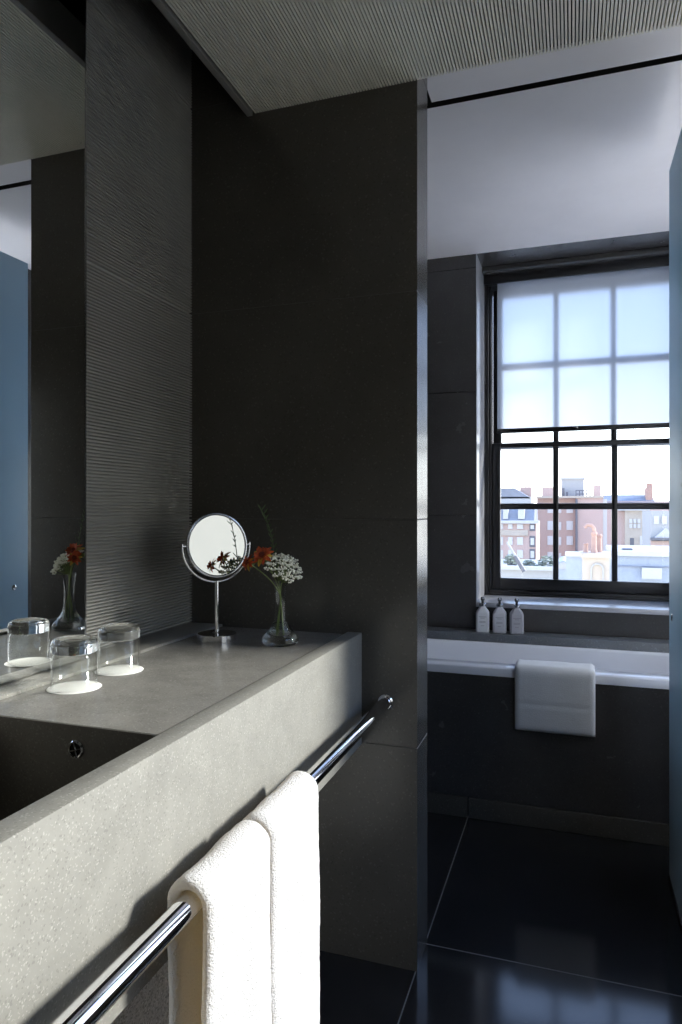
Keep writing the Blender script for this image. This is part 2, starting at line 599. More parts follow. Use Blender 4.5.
# plain ceiling over the bath, with its shadow gap
XS = -0.404
bm = bmesh.new()
add_box(bm, XS, XR, YB + 0.01, 2.056, 2.45, 2.48)
add_box(bm, -1.05, XR, 2.085, YW, 2.45, 2.48)
tag(link('ceiling_bath', bm, M['ceiling_white'], smooth=False), 'smooth pale ceiling over the bath with a dark shadow gap', 'ceiling', kind='structure')
bm = box(XW + 0.0, XR, YB + 0.002, YB + 0.008, CZ + 0.006, 2.6)
tag(link('trim_2', bm, M['ceiling_white'], smooth=False), 'upright edge closing the ribbed ceiling towards the bath', 'trim', kind='structure')

bm = bmesh.new()
add_box(bm, XS, XR, 2.0562, 2.0575, 2.4505, 2.6)
add_box(bm, -1.05, XR, 2.0835, 2.0848, 2.4505, 2.6)
add_box(bm, XS - 0.0014, XS - 0.0002, YB + 0.01, 2.056, 2.4505, 2.6)
tag(link('trim_4', bm, M['gap_shade'], smooth=False), 'black strips added as the shade of the gap in the bath ceiling', 'trim', kind='structure')

# recess soffit bead above the window
bm = box(WX0 + 0.001, WX1 - 0.001, 3.53, 3.60, 2.425, 2.449, bev=0.004)
tag(link('trim_3', bm, M['bath_tile']), 'dark moulding under the head of the window recess', 'trim', kind='structure')

# ------------------------------------------------------------------ sash window over the bath
wn = root('window_1', (0.0625, YF, WZ0))
tag(wn, 'black-framed sash window with small panes above the bath', 'window', kind='structure')
GX0, GX1 = -0.358, 0.483
MX = [-0.079, 0.203]
bm = bmesh.new()
for x0, x1 in ((WX0, -0.415), (0.54, WX1)):
    add_box(bm, x0, x1, YF - 0.02, 3.83, WZ0, WZ1, bev=0.003)
for x0, x1 in ((-0.415, -0.402), (0.527, 0.54)):
    add_box(bm, x0, x1, YF - 0.005, YF + 0.015, WZ0, WZ1, bev=0.002)
    add_box(bm, x0, x1, YF + 0.066, YF + 0.074, WZ0, WZ1)
add_box(bm, WX0, WX1, YF - 0.02, 3.83, 2.385, WZ1, bev=0.003)
add_box(bm, WX0, WX1, YF - 0.005, 3.83, WZ0, 0.790, bev=0.003)
add_box(bm, WX0, WX1, YF - 0.02, 3.83, WZ0, 0.775, bev=0.003)
link('frame', bm, M['frame_black'], wn)


def sash(y0, y1, zb0, zb1, zm, zt0, zt1, name):
    bm = bmesh.new()
    add_box(bm, -0.402, GX0, y0, y1, zb0, zt1, bev=0.003)
    add_box(bm, GX1, 0.527, y0, y1, zb0, zt1, bev=0.003)
    add_box(bm, GX0, GX1, y0, y1, zb0, zb1, bev=0.003)
    add_box(bm, GX0, GX1, y0, y1, zt0, zt1, bev=0.003)
    yc = (y0 + y1) / 2
    for mx in MX:
        add_box(bm, mx - 0.014, mx + 0.014, y0 + 0.004, y1 - 0.004, zb1, zt0, bev=0.004)
    add_box(bm, GX0, GX1, y0 + 0.005, y1 - 0.005, zm - 0.016, zm + 0.016, bev=0.004)
    s = link(name, bm, M['frame_black'], wn)
    xs = [GX0] + MX + [GX1]
    for zz0, zz1 in ((zb1, zm), (zm, zt0)):
        for a, b in zip(xs[:-1], xs[1:]):
            g = box(a + 0.002, b - 0.002, yc - 0.0015, yc + 0.0015, zz0, zz1)
            link('pane', g, M['pane'], s, smooth=False)
    return s


sash(YF + 0.018, YF + 0.062, 0.790, 0.852, 1.229, 1.536, 1.562, 'lower_sash')
sash(YF + 0.078, YF + 0.122, 1.536, 1.566, 1.985, 2.375, 2.40, 'upper_sash')
# stone sill slab
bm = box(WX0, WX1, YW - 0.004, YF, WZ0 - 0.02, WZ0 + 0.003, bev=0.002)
link('window_sill', bm, M['sheen_tone'], wn)
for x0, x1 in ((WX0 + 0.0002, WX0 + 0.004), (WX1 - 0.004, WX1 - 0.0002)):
    link('jamb_sheen', box(x0, x1, YW - 0.002, YF - 0.02, WZ0, WZ1 - 0.0005, bev=0.0008), M['sheen_tone'], wn)  # thin pale sheets added for the lit look of the jambs

bl = root('roller_blind', (0.062, YF - 0.03, 2.385))
tag(bl, 'half-lowered sheer roller blind with a dark bottom bar, before the upper panes', 'blind')
bm = bmesh.new()
NX = 24
vs0 = []
for k in range(2):
    zz = (1.62, 2.44)[k]
    vs0.append([bm.verts.new((-0.368 + 0.86 * i / NX, YF - 0.030 + 0.0015 * math.sin(i * 0.7), zz)) for i in range(NX + 1)])
for i in range(NX):
    bm.faces.new((vs0[0][i], vs0[0][i + 1], vs0[1][i + 1], vs0[1][i]))
link('fabric', bm, M['blind'], bl)
bm = box(-0.37, 0.494, YF - 0.037, YF - 0.023, 1.608, 1.632, bev=0.004)
bb = link('bottom_bar', bm, M['frame_black'], bl)
bm = bmesh.new()
add_box(bm, 0.0, 0.03, YF - 0.042, YF - 0.037, 1.622, 1.629, bev=0.001)
link('pull_tab', bm, M['chrome_dark'], bb)
bm = box(WX0 + 0.005, WX1 - 0.005, YF - 0.055, YF - 0.036, 2.385, 2.449, bev=0.004)
link('cassette', bm, M['frame_black'], bl)

# side window that lets the sun in
w2 = root('window_2', (0.70, (SY0 + SY1) / 2, SZ0))
tag(w2, 'wide side window with a slim black frame facing the counter', 'window', kind='structure')
bm = bmesh.new()
t = 0.035
add_box(bm, 0.67, 0.73, SY0, SY0 + t, SZ0, SZ1, bev=0.003)
add_box(bm, 0.67, 0.73, SY1 - t, SY1, SZ0, SZ1, bev=0.003)
add_box(bm, 0.67, 0.73, SY0, SY1, SZ0, SZ0 + t, bev=0.003)
add_box(bm, 0.67, 0.73, SY0, SY1, SZ1 - t, SZ1, bev=0.003)
link('frame', bm, M['frame_black'], w2)
link('pane', box(0.698, 0.702, SY0 + t, SY1 - t, SZ0 + t, SZ1 - t), M['pane'], w2, smooth=False)

# frosted windows added to brighten the bath, hidden from the camera
for nm, y0, y1, lb in (('fill_window_3', FY0, FY1, 'wider of two frosted windows added to brighten the bath, behind the blue glass'), ('fill_window_4', GY0, GY1, 'narrower of two frosted windows added to brighten the bath, beside the head of the bath')):
    w3 = root(nm, (0.70, (y0 + y1) / 2, FZ0))
    tag(w3, lb, 'window', kind='structure')
    bm = bmesh.new()
    t = 0.03
    add_box(bm, 0.66, 0.72, y0, y0 + t, FZ0, FZ1, bev=0.003)
    add_box(bm, 0.66, 0.72, y1 - t, y1, FZ0, FZ1, bev=0.003)
    add_box(bm, 0.66, 0.72, y0, y1, FZ0, FZ0 + t, bev=0.003)
    add_box(bm, 0.66, 0.72, y0, y1, FZ1 - t, FZ1, bev=0.003)
    link('frame', bm, M['frame_black'], w3)
    link('frosted_pane', box(0.687, 0.691, y0 + t, y1 - t, FZ0 + t, FZ1 - t), M['frosted_clear'], w3, smooth=False)

# ------------------------------------------------------------------ bath
tb = root('bathtub', (-0.2, 2.96, 0.0))
tag(tb, 'white built-in bathtub with a dark stone front, under the window', 'bathtub')


def rrect(x0, x1, y0, y1, r, n=6):
    pts = []
    for cx, cy, a0 in ((x1 - r, y1 - r, 0), (x0 + r, y1 - r, 90), (x0 + r, y0 + r, 180), (x1 - r, y0 + r, 270)):
        for i in range(n + 1):
            a = math.radians(a0 + 90 * i / n)
            pts.append((cx + r * math.cos(a), cy + r * math.sin(a)))
    return pts


bm = bmesh.new()
TX0, TX1 = -1.045, 0.612
TY1 = 3.222
RZ = 0.597
loops = []
spec = [
    (TX0, TX1, YT, TY1, 0.004, 0.565), (TX0, TX1, YT, TY1, 0.004, RZ - 0.004), (TX0 + 0.003, TX1 - 0.003, YT + 0.004, TY1 - 0.002, 0.004, RZ),
    (TX0 + 0.08, TX1 - 0.08, YT + 0.095, TY1 - 0.02, 0.06, RZ), (TX0 + 0.09, TX1 - 0.09, YT + 0.105, TY1 - 0.028, 0.06, RZ - 0.010),
    (TX0 + 0.12, TX1 - 0.12, YT + 0.12, TY1 - 0.04, 0.07, 0.40), (TX0 + 0.20, TX1 - 0.20, YT + 0.14, TY1 - 0.06, 0.08, 0.20), (TX0 + 0.28, TX1 - 0.28, YT + 0.19, TY1 - 0.11, 0.06, 0.165)]
for x0, x1, y0, y1, r, zz in spec:
    loops.append([bm.verts.new((px, py, zz)) for px, py in rrect(x0, x1, y0, y1, r)])
for a, b in zip(loops[:-1], loops[1:]):
    n = len(a)
    for i in range(n):
        bm.faces.new((a[i], a[(i + 1) % n], b[(i + 1) % n], b[i]))
bm.faces.new(loops[-1])
link('tub_shell', bm, M['tub'], tb, angle=50)
bm = box(TX0, TX1, YT + 0.006, YT + 0.03, 0.08, 0.566, bev=0.001, seg=1)
link('front_panel', bm, M['bath_tile'], tb, smooth=False)
bm = bmesh.new()
add_box(bm, TX0, -0.3885, YT + 0.001, YT + 0.03, 0.0, 0.078, bev=0.001, seg=1)
add_box(bm, -0.3855, TX1, YT + 0.001, YT + 0.03, 0.0, 0.078, bev=0.001, seg=1)
link('plinth', bm, M['wall_tile'], tb, smooth=False)
bm = bmesh.new()
add_lathe(bm, [(0.0, 0.0), (0.03, 0.0), (0.03, 0.004), (0.024, 0.006), (0.0, 0.006)], 24, (-0.2, 2.97, 0.165))
link('drain', bm, M['chrome'], tb)

bm = box(-1.05, XR, 3.224, YW, 0.0, 0.634, bev=0.003)
tag(link('bath_ledge', bm, M['ledge_stone']), 'grey stone ledge between the bath and the window wall, carrying the pump bottles', 'ledge', kind='structure')


# pump bottles
def make_bottle(loc, body_mat, label, rot):
    r_ = root('pump_bottle', loc)
    r_.rotation_euler = (0, 0, rot)
    tag(r_, label, 'bottle', 'pump bottles on the bath ledge')
    L = Vector(loc)
    bm = bmesh.new()

    def ring(hx, hy, ch, zz):
        p = [(hx, hy - ch), (hx - ch, hy), (-hx + ch, hy), (-hx, hy - ch), (-hx, -hy + ch), (-hx + ch, -hy), (hx - ch, -hy), (hx, -hy + ch)]
        return [bm.verts.new((x + L.x, y + L.y, zz + L.z)) for x, y in p]
    rr = [ring(0.029, 0.029, 0.007, 0), ring(0.031, 0.031, 0.008, 0.004), ring(0.031, 0.031, 0.008, 0.088), ring(0.029, 0.029, 0.009, 0.094), ring(0.015, 0.015, 0.0062, 0.114), ring(0.0135, 0.0135, 0.0056, 0.116), ring(0.0135, 0.0135, 0.0056, 0.121)]
    for a, b in zip(rr[:-1], rr[1:]):
        for i in range(8):
            bm.faces.new((a[i], a[(i + 1) % 8], b[(i + 1) % 8], b[i]))
    bm.faces.new(list(reversed(rr[0]))); bm.faces.new(rr[-1])
    link('body', bm, body_mat, r_, angle=25)
    bm = bmesh.new()
    for k, (wd, zz) in enumerate(((0.018, 0.072), (0.010, 0.066), (0.014, 0.050), (0.014, 0.045), (0.008, 0.030))):
        add_box(bm, L.x - wd, L.x + wd, L.y - 0.0316, L.y - 0.0308, L.z + zz, L.z + zz + 0.0018)
    link('label_print', bm, M['print'], r_, smooth=False)
    bm = bmesh.new()
    add_lathe(bm, [(0, 0.121), (0.0155, 0.121), (0.0155, 0.132), (0.013, 0.134), (0, 0.134)], 24, L)
    link('collar', bm, M['chrome_dark'], r_)
    bm = bmesh.new()
    add_lathe(bm, [(0, 0.134), (0.006, 0.134), (0.006, 0.147), (0.0095, 0.148), (0.0095, 0.160), (0.007, 0.163), (0, 0.163)], 20, L)
    add_tube(bm, [L + Vector(p) for p in ((0, 0, 0.156), (0, -0.02, 0.157), (0, -0.036, 0.155), (0, -0.041, 0.148))], [0.0055, 0.005, 0.0045, 0.004], 10)
    link('pump_head', bm, M['black_plastic'], r_)
    return r_


make_bottle((-0.402, 3.290, 0.634), M['bottle_a'], 'palest pump bottle on the bath ledge, below the window jamb', 0.10)
make_bottle((-0.323, 3.290, 0.634), M['bottle_b'], 'light grey pump bottle in the middle of the three on the ledge', 0.06)
make_bottle((-0.245, 3.290, 0.634), M['bottle_c'], 'darkest grey pump bottle, last of the three towards the blue glass', 0.12)


# ------------------------------------------------------------------ towels
def drape(path, width, thick, axis, a, b, nseg=24, wob=0.0012, seed=0, groove=None):
    """Folded cloth: a thick ribbon following path (2-D), swept from a to b with rounded edges."""
    bm = bmesh.new()
    pts = []
    # resample
    for (p, q) in zip(path[:-1], path[1:]):
        L = math.dist(p, q)
        n = max(1, int(L / 0.008))
        for i in range(n):
            pts.append((p[0] + (q[0] - p[0]) * i / n, p[1] + (q[1] - p[1]) * i / n))
    pts.append(path[-1])
    n = len(pts)
    nor = []
    for i in range(n):
        p, q = pts[max(0, i - 1)], pts[min(n - 1, i + 1)]
        d = Vector((q[0] - p[0], q[1] - p[1])).normalized()
        nor.append(Vector((-d.y, d.x)))
    secs = []
    for s in range(nseg + 1):
        t = s / nseg
        y = a + (b - a) * t
        e = min(t, 1 - t) * abs(b - a)
        ends = math.sqrt(max(0.0, 1 - (1 - min(1, e / (thick * 0.55))) ** 2)) if e < thick * 0.55 else 1
        ends = 0.35 + 0.65 * ends
        ring = []
        for side in (1, -1):
            seq = range(n) if side == 1 else range(n - 1, -1, -1)
            for i in seq:
                tip = min(i, n - 1 - i)
                k = [0.45, 0.8, 1][min(tip, 2)]
                g = 1.0
                if groove is not None and side == 1 and abs(pts[i][1] - groove) < 0.005 and i < n * 0.6:
                    g = 0.86
                o = thick / 2 * ends * k * g
                w_ = mnoise.noise(Vector((pts[i][0] * 14 + seed, pts[i][1] * 9, y * 16 + seed))) * wob * 3
                w_ += mnoise.noise(Vector((pts[i][0] * 90 + seed, pts[i][1] * 90, y * 90 + seed * side))) * wob
                u = pts[i][0] + nor[i].x * (o * side + w_)
                v = pts[i][1] + nor[i].y * (o * side + w_)
                ring.append(bm.verts.new((u, y, v) if axis == 'y' else (y, u, v)))
        secs.append(ring)
    m = len(secs[0])
    for r0, r1 in zip(secs[:-1], secs[1:]):
        for i in range(m):
            bm.faces.new((r0[i], r0[(i + 1) % m], r1[(i + 1) % m], r1[i]))
    half = m // 2
    for ring in (secs[0], secs[-1]):
        for i in range(half - 1):
            bm.faces.new((ring[i], ring[i + 1], ring[m - 2 - i], ring[m - 1 - i]))
    return bm


BX, BZ, BR = -0.468, 0.70, 0.0155


def over_bar(front_z, back_z, r, splay=0.004):
    p = [(BX + r + splay, front_z), (BX + r, BZ - 0.06), (BX + r, BZ)]
    for i in range(1, 12):
        a = PI * i / 12
        p.append((BX + r * math.cos(a), BZ + r * math.sin(a)))
    p += [(BX - r, BZ), (BX - r - 0.001, back_z)]
    return p


bm = drape(over_bar(0.16, 0.30, BR + 0.0095), 0, 0.016, 'y', 0.768, 0.957, 26, seed=1)
tag(link('hand_towel', bm, M['towel'], origin=(BX, 0.86, BZ), angle=80), 'folded white towel on the bar whose open edge shows the bar coming out', 'towel', 'towels on the towel bar')
bm = drape(over_bar(0.18, 0.32, BR + 0.0095), 0, 0.016, 'y', 0.964, 1.166, 28, seed=5)
tag(link('hand_towel', bm, M['towel'], origin=(BX, 1.07, BZ), angle=80), 'folded white towel on the bar, second one towards the dark wall', 'towel', 'towels on the towel bar')

pth = [(YT - 0.012, 0.372), (YT - 0.012, 0.585), (YT - 0.009, 0.602), (YT + 0.002, 0.6085), (YT + 0.09, 0.6085), (YT + 0.108, 0.604), (YT + 0.121, 0.59), (YT + 0.130, 0.46)]
bm = drape(pth, 0, 0.020, 'x', -0.207, 0.082, 26, wob=0.0007, seed=9, groove=0.475)
bt = link('bath_towel', bm, M['bath_towel'], origin=(-0.06, YT, 0.61), angle=80)
tag(bt, 'folded white towel hanging over the rim of the bathtub', 'towel')

# towel bar
rb = root('towel_bar', (BX, YB, BZ))
tag(rb, 'long chrome towel bar running along the front of the counter into the dark wall', 'towel bar')
bm = bmesh.new()
add_tube(bm, [(BX, -0.85, BZ), (BX, YB - 0.008, BZ)], BR, 32)
link('rail', bm, M['chrome'], rb)
bm = bmesh.new()
rot = Matrix.Rotation(PI / 2, 4, 'X')
add_lathe(bm, [(0, 0), (0.019, 0), (0.021, 0.003), (0.021, 0.007), (0.017, 0.010), (0.0, 0.010)], 32, (BX, YB, BZ), mat=rot)
link('flange', bm, M['chrome'], rb)
bm = bmesh.new()
add_tube(bm, [(-0.535, -0.80, BZ), (BX, -0.80, BZ)], 0.009, 16)
link('bracket', bm, M['chrome'], rb)

# ------------------------------------------------------------------ vanity counter with integral trough basin
CTZ, RIM = 0.874, 0.8805
XA, XI = -0.535, -0.571       # outer face of apron, inner face of rim
YE = 0.879                    # end wall of basin
XBK = -0.915                  # back wall of basin
va_ = root('vanity_counter', (-0.75, 1.0, 0.58))
tag(va_, 'long grey stone vanity counter with an integral trough basin and deep front', 'vanity counter')
bm = bmesh.new()
add_box(bm, XI - 0.004, XA, -1.38, YB - 0.001, 0.58, RIM, bev=0.0012, seg=2)
link('apron', bm, M['counter'], va_)
bm = bmesh.new()
add_box(bm, XL + 0.001, XI - 0.0045, YE, YB - 0.001, 0.70, CTZ, bev=0.001, seg=1)
add_box(bm, XL + 0.001, XBK, -1.38, YE - 0.0002, 0.70, CTZ, bev=0.001, seg=1)
link('countertop', bm, M['counter_top'], va_)
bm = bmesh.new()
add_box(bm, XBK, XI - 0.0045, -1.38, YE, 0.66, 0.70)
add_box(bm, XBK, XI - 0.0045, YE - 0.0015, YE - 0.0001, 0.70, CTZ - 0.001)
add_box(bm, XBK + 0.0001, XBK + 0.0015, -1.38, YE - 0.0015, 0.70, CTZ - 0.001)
link('basin_shaded_faces', bm, M['counter_shaded'], va_)
bm = box(XL + 0.001, -0.955, -1.38, YB - 0.001, CTZ, CTZ + 0.007, bev=0.001)
link('rear_upstand', bm, M['counter'], va_)
# overflow in the end wall of the basin
oc = Vector((-0.733, YE - 0.0016, 0.8365))
bm = bmesh.new()
rot = Matrix.Rotation(PI / 2, 4, 'X')
add_lathe(bm, [(0.0105, 0.0005), (0.0105, 0.003), (0.0125, 0.004), (0.0145, 0.002), (0.0145, 0.0)], 32, oc, mat=rot)
for a in (0.3, 0.3 + PI / 2):
    d = Vector((math.cos(a), 0, math.sin(a)))
    add_tube(bm, [oc + d * 0.0112 + Vector((0, -0.0025, 0)), oc - d * 0.0112 + Vector((0, -0.0025, 0))], 0.0016, 8)
ov = link('overflow', bm, M['chrome'], va_)
bm = bmesh.new()
add_lathe(bm, [(0, 0.0008), (0.0107, 0.0008), (0.0107, 0.0), (0, 0.0)], 24, oc, mat=rot)
link('overflow_hole', bm, M['gap_shade'], ov)

# base unit under the counter
bu = root('base_cabinet', (-0.83, 0.4, 0.0))
tag(bu, 'grey flecked base unit under the counter behind the towels', 'cabinet')
bm = box(XL + 0.002, -0.612, -1.30, 1.16, 0.0, 0.575, bev=0.002)
link('body', bm, M['cabinet'], bu)
for y0, y1 in ((-1.29, -0.48), (-0.476, 0.338), (0.342, 1.155)):
    link('door', box(-0.612, -0.594, y0, y1, 0.04, 0.572, bev=0.002), M['cabinet'], bu)

# ------------------------------------------------------------------ wall mirror
XM = -1.015
mr = root('wall_mirror', (XM, 0.1, 0.89))
tag(mr, 'tall wall mirror standing proud of the ribbed tiles above the basin', 'mirror')
ME = 1.243
bm = box(XM - 0.005, XM, -1.35, ME, 0.883, 2.585)
link('mirror_glass', bm, M['mirror'], mr, smooth=False)
bm = box(XL + 0.001, XM - 0.005, -1.35, ME - 0.004, 0.883, 2.585)
link('carcass', bm, M['frame_black'], mr, smooth=False)
bm = box(XM - 0.006, XM + 0.0012, ME, ME + 0.0025, 0.883, 2.585)
link('edge_strip', bm, M['chrome_dark'], mr, smooth=False)


# ------------------------------------------------------------------ tumblers on paper coasters
def make_tumbler(loc):
    t_ = root('tumbler', loc)
    L = Vector(loc)
    R, hh, wl = 0.0425, 0.092, 0.0022
    # upside down: rim at z = 0, thick bottom on top
    hb = hh - 0.024
    bm = bmesh.new()
    add_lathe(bm, [(R - 0.006, hb - 0.004), (R - wl - 0.0004, hb - 0.010), (R - wl, 0.0008), (R - wl / 2, 0.0), (R, 0.0008), (R, hb)], 64, L)
    link('glass_wall', bm, M['thin_glass'], t_, angle=60)
    bm = bmesh.new()
    add_lathe(bm, [(0, hb), (R - 0.014, hb - 0.0005), (R - 0.006, hb - 0.004), (R, hb + 0.0002), (R, hh - 0.010), (R - 0.002, hh - 0.004), (R - 0.007, hh), (R - 0.014, hh), (R - 0.018, hh - 0.003), (0, hh - 0.004)], 64, L)
    link('glass_base', bm, M['glass'], t_, angle=60)
    return t_


g1 = (-0.890, 1.060, CTZ + 0.0022)
g2 = (-0.897, 1.204, CTZ + 0.0022)
tm = make_tumbler(g1)
tag(tm, 'upturned clear tumbler on a paper coaster, the one by the basin', 'glass', 'upturned tumblers on the counter')
tm2 = dup(tm, g2)
tag(tm2, 'upturned clear tumbler on a paper coaster, the one by the ribbed wall', 'glass', 'upturned tumblers on the counter')


def coaster(loc, label):
    bm = bmesh.new()
    n = 64
    add_lathe(bm, [(0, 0), (0.048, 0), (0.049, 0.0008), (0.0475, 0.0018), (0, 0.0018)], n, loc)
    return tag(link('paper_coaster', bm, M['paper'], origin=loc), label, 'coaster', 'paper coasters under the tumblers')


coaster((g1[0], g1[1], CTZ + 0.0002), 'round white paper coaster under the tumbler by the basin')
coaster((g2[0], g2[1], CTZ + 0.0002), 'round white paper coaster under the tumbler by the ribbed wall')

# ------------------------------------------------------------------ cosmetic mirror
cm_loc = Vector((-0.868, 1.566, CTZ))
cm = root('cosmetic_mirror', cm_loc)
tag(cm, 'round chrome cosmetic mirror on a stand in the corner of the counter', 'mirror')
bm = bmesh.new()
add_lathe(bm, [(0, 0), (0.049, 0), (0.050, 0.001), (0.050, 0.0175), (0.0485, 0.019), (0.012, 0.0205), (0.009, 0.023), (0, 0.023)], 64, cm_loc)
link('base', bm, M['chrome'], cm)
DC = cm_loc + Vector((0, 0, 0.245))
Rd = 0.083
nrm = Vector((0.80, -0.60, 0.10)).normalized()
side = Vector((0, 0, 1)).cross(nrm).normalized()
up = nrm.cross(side).normalized()
Ry = 0.0935
bm = bmesh.new()
add_tube(bm, [cm_loc + Vector((0, 0, 0.018)), cm_loc + Vector((0, 0, 0.245 - Ry + 0.002))], 0.0052, 20)
link('stem', bm, M['chrome'], cm)
bm = bmesh.new()
ys = Vector((0, 0, 1))
pts = [DC + side * (Ry * math.cos(a)) + ys * (Ry * math.sin(a)) for a in [PI + PI * i / 40 for i in range(41)]]
pts = [pts[0] + ys * 0.006] + pts + [pts[-1] + ys * 0.006]
add_tube(bm, pts, 0.0031, 12)
yk = link('yoke', bm, M['chrome'], cm)
for s in (1, -1):
    bm = bmesh.new()
    add_tube(bm, [DC + side * s * (Rd + 0.001), DC + side * s * (Ry + 0.001)], 0.0028, 12)
    link('pivot', bm, M['chrome'], yk)
DM = Matrix((side, up, nrm)).transposed().to_4x4()
bm = bmesh.new()
add_lathe(bm, [(Rd - 0.005, 0.004), (Rd - 0.003, 0.0065), (Rd, 0.006), (Rd + 0.001, 0.0), (Rd, -0.006), (Rd - 0.003, -0.0065), (0, -0.0065), (0, -0.0055), (Rd - 0.006, -0.0055), (Rd - 0.006, 0.004)], 72, DC, mat=DM)
link('rim', bm, M['chrome_dark'], cm, angle=50)
bm = bmesh.new()
add_lathe(bm, [(0, 0.0045), (Rd - 0.006, 0.0045), (Rd - 0.006, 0.002), (0, 0.002)], 72, DC, mat=DM)
link('mirror_glass', bm, M['mirror_warm'], cm)

# ------------------------------------------------------------------ vase and flowers
VL = Vector((-0.692, 1.572, CTZ))
vs_ = root('glass_vase', VL)
tag(vs_, 'clear glass bud vase with a wide bell foot, holding flowers by the dark wall', 'vase')
outer = [(0.0182, 0.0552), (0.015, 0.075), (0.0138, 0.10), (0.0145, 0.125), (0.017, 0.145), (0.0195, 0.155), (0.0203, 0.1595)]
inner = [(0.0190, 0.1598), (0.0178, 0.155), (0.0152, 0.145), (0.0127, 0.125), (0.012, 0.10), (0.0131, 0.075), (0.016, 0.0552)]
bm = bmesh.new()
add_lathe(bm, outer + inner, 56, VL)
link('glass_body', bm, M['thin_glass'], vs_, angle=60)
bm = bmesh.new()
add_lathe(bm, [(0, 0.0006), (0.0395, 0.0006), (0.0452, 0.0042), (0.0462, 0.012), (0.0425, 0.0215), (0.0335, 0.0315), (0.0246, 0.0415), (0.018, 0.0545), (0.0168, 0.0548), (0.021, 0.043), (0.027, 0.034), (0.030, 0.026), (0.026, 0.019), (0, 0.0165)], 56, VL)
link('glass_foot', bm, M['glass'], vs_, angle=60)

RV = Vector((CT, ST, 0))      # camera right
FV = Vector((-ST, CT, 0))


def fp(px, py, d=0.0):
    zc = 1.711
    lat = (px - 281.5) * zc / F
    p = VL + RV * lat + FV * d
    p.z = H - (py - HOR) * zc / F
    return p


def bez(a, b, c, n=10):
    return [a * (1 - t) ** 2 + b * 2 * t * (1 - t) + c * t * t for t in [i / n for i in range(n + 1)]]


def stem_from(foot_xy, tip, bend=None, n=14):
    foot = VL + Vector((foot_xy[0], foot_xy[1], 0.014))
    mid = VL + Vector((foot_xy[0] * -0.10, foot_xy[1] * -0.10, 0.115))
    lip = VL + Vector(((tip.x - VL.x) * 0.10, (tip.y - VL.y) * 0.10, 0.158))
    mid.x = max(min(mid.x, VL.x + 0.007), VL.x - 0.007)
    return bez(foot, (foot + mid) / 2 + Vector((0, 0, 0.02)), mid, 6)[:-1] + bez(mid, lip, tip, 8)


# white umbel
uc = fp(286, 566, -0.005)
ft = VL + Vector((0, 0, 0))
wf = root('white_flower', VL + Vector((0.01, 0, 0.014)))
tag(wf, 'white lacy umbel flower leaning over the edge of the vase', 'flower')
node = fp(284, 582)
spine = stem_from((0.012, -0.006), node)
bm = bmesh.new()
add_tube(bm, spine, 0.0019, 8)
link('stalk', bm, M['stem'], wf)
bm_r, bm_f = bmesh.new(), bmesh.new()
rnd = random.Random(3)
for k in range(40):
    # dome of florets around the umbel centre, tilted towards the camera's right
    a = k * 2.39996
    rr = 0.049 * math.sqrt((k + 0.5) / 40)
    du, dv = rr * math.cos(a), rr * math.sin(a)
    hgt = 0.030 - 0.030 * (rr / 0.049) ** 2
    axis_up = (Vector((0, 0, 0.75)) + RV * 0.45 - FV * 0.55).normalized()
    e1 = axis_up.cross(FV).normalized()
    e2 = axis_up.cross(e1)
    c = uc + e1 * du + e2 * dv + axis_up * hgt * 0.7 - axis_up * 0.008
    add_tube(bm_r, [node, (node + c) / 2 - axis_up * 0.004, c], [0.0009, 0.0007, 0.0006], 5, caps=False)
    for j in range(9):
        q = c + Vector((rnd.uniform(-1, 1), rnd.uniform(-1, 1), rnd.uniform(-0.7, 0.7))) * 0.0062
        add_blob(bm_f, q, rnd.uniform(0.0022, 0.0036), 1, (1, 1, 0.9))
link('rays', bm_r, M['stem'], wf)
link('florets', bm_f, M['white_petal'], wf)


def petal(bm, c, d, upv, length, width, curl):
    """One thin curved petal starting at c along d."""
    s = d.cross(upv).normalized()
    rows = []
    for i in range(6):
        t = i / 5
        wdt = width * math.sin(PI * (0.12 + 0.80 * t)) * 0.5
        p = c + d * (length * t) + upv * (curl * t * t)
        rows.append((bm.verts.new(p - s * wdt + upv * 0.0006), bm.verts.new(p + upv * 0.0), bm.verts.new(p + s * wdt + upv * 0.0006)))
    for a, b in zip(rows[:-1], rows[1:]):
        for k in range(2):
            bm.faces.new((a[k], a[k + 1], b[k + 1], b[k]))
    return rows


def daisy(name, centre, face, rad, foot_xy, label, npet, seed, low=False):
    face = face.normalized()
    rt = root(name, VL + Vector((foot_xy[0], foot_xy[1], 0.014)))
    tag(rt, label, 'flower', 'orange flowers in the vase')
    bm = bmesh.new()
    add_tube(bm, stem_from(foot_xy, centre), 0.0016, 8)
    link('stalk', bm, M['stem'], rt)
    rn = random.Random(seed)
    e1 = face.cross(Vector((0.3, 0.2, 1))).normalized()
    e2 = face.cross(e1)
    bo, by = bmesh.new(), bmesh.new()
    for layer in range(2):
        for k in range(npet):
            a = 2 * PI * (k + 0.5 * layer) / npet + rn.uniform(-0.15, 0.15)
            d = (e1 * math.cos(a) + e2 * math.sin(a) + face * (0.15 + 0.5 * layer)).normalized()
            L = rad * rn.uniform(0.85, 1.1) * (1 - 0.22 * layer)
            tgt = bo if (layer or k % 3) else by
            petal(tgt, centre + d * 0.002, d, face, L, rad * 0.42, -rad * 0.35 * (1 - layer))
    link('petals', bo, M['orange_petal'], rt)
    link('yellow_petals', by, M['yellow_petal'], rt)
    bm = bmesh.new()
    for k in range(30):
        aa = k * 2.4
        r_ = rad * 0.30 * math.sqrt(k / 30)
        add_blob(bm, centre + (e1 * math.cos(aa) + e2 * math.sin(aa)) * r_ + face * (0.004 + 0.003 * (1 - k / 30)), rad * 0.07, 1)
    link('flower_centre', bm, M['red_centre'], rt)
    return rt


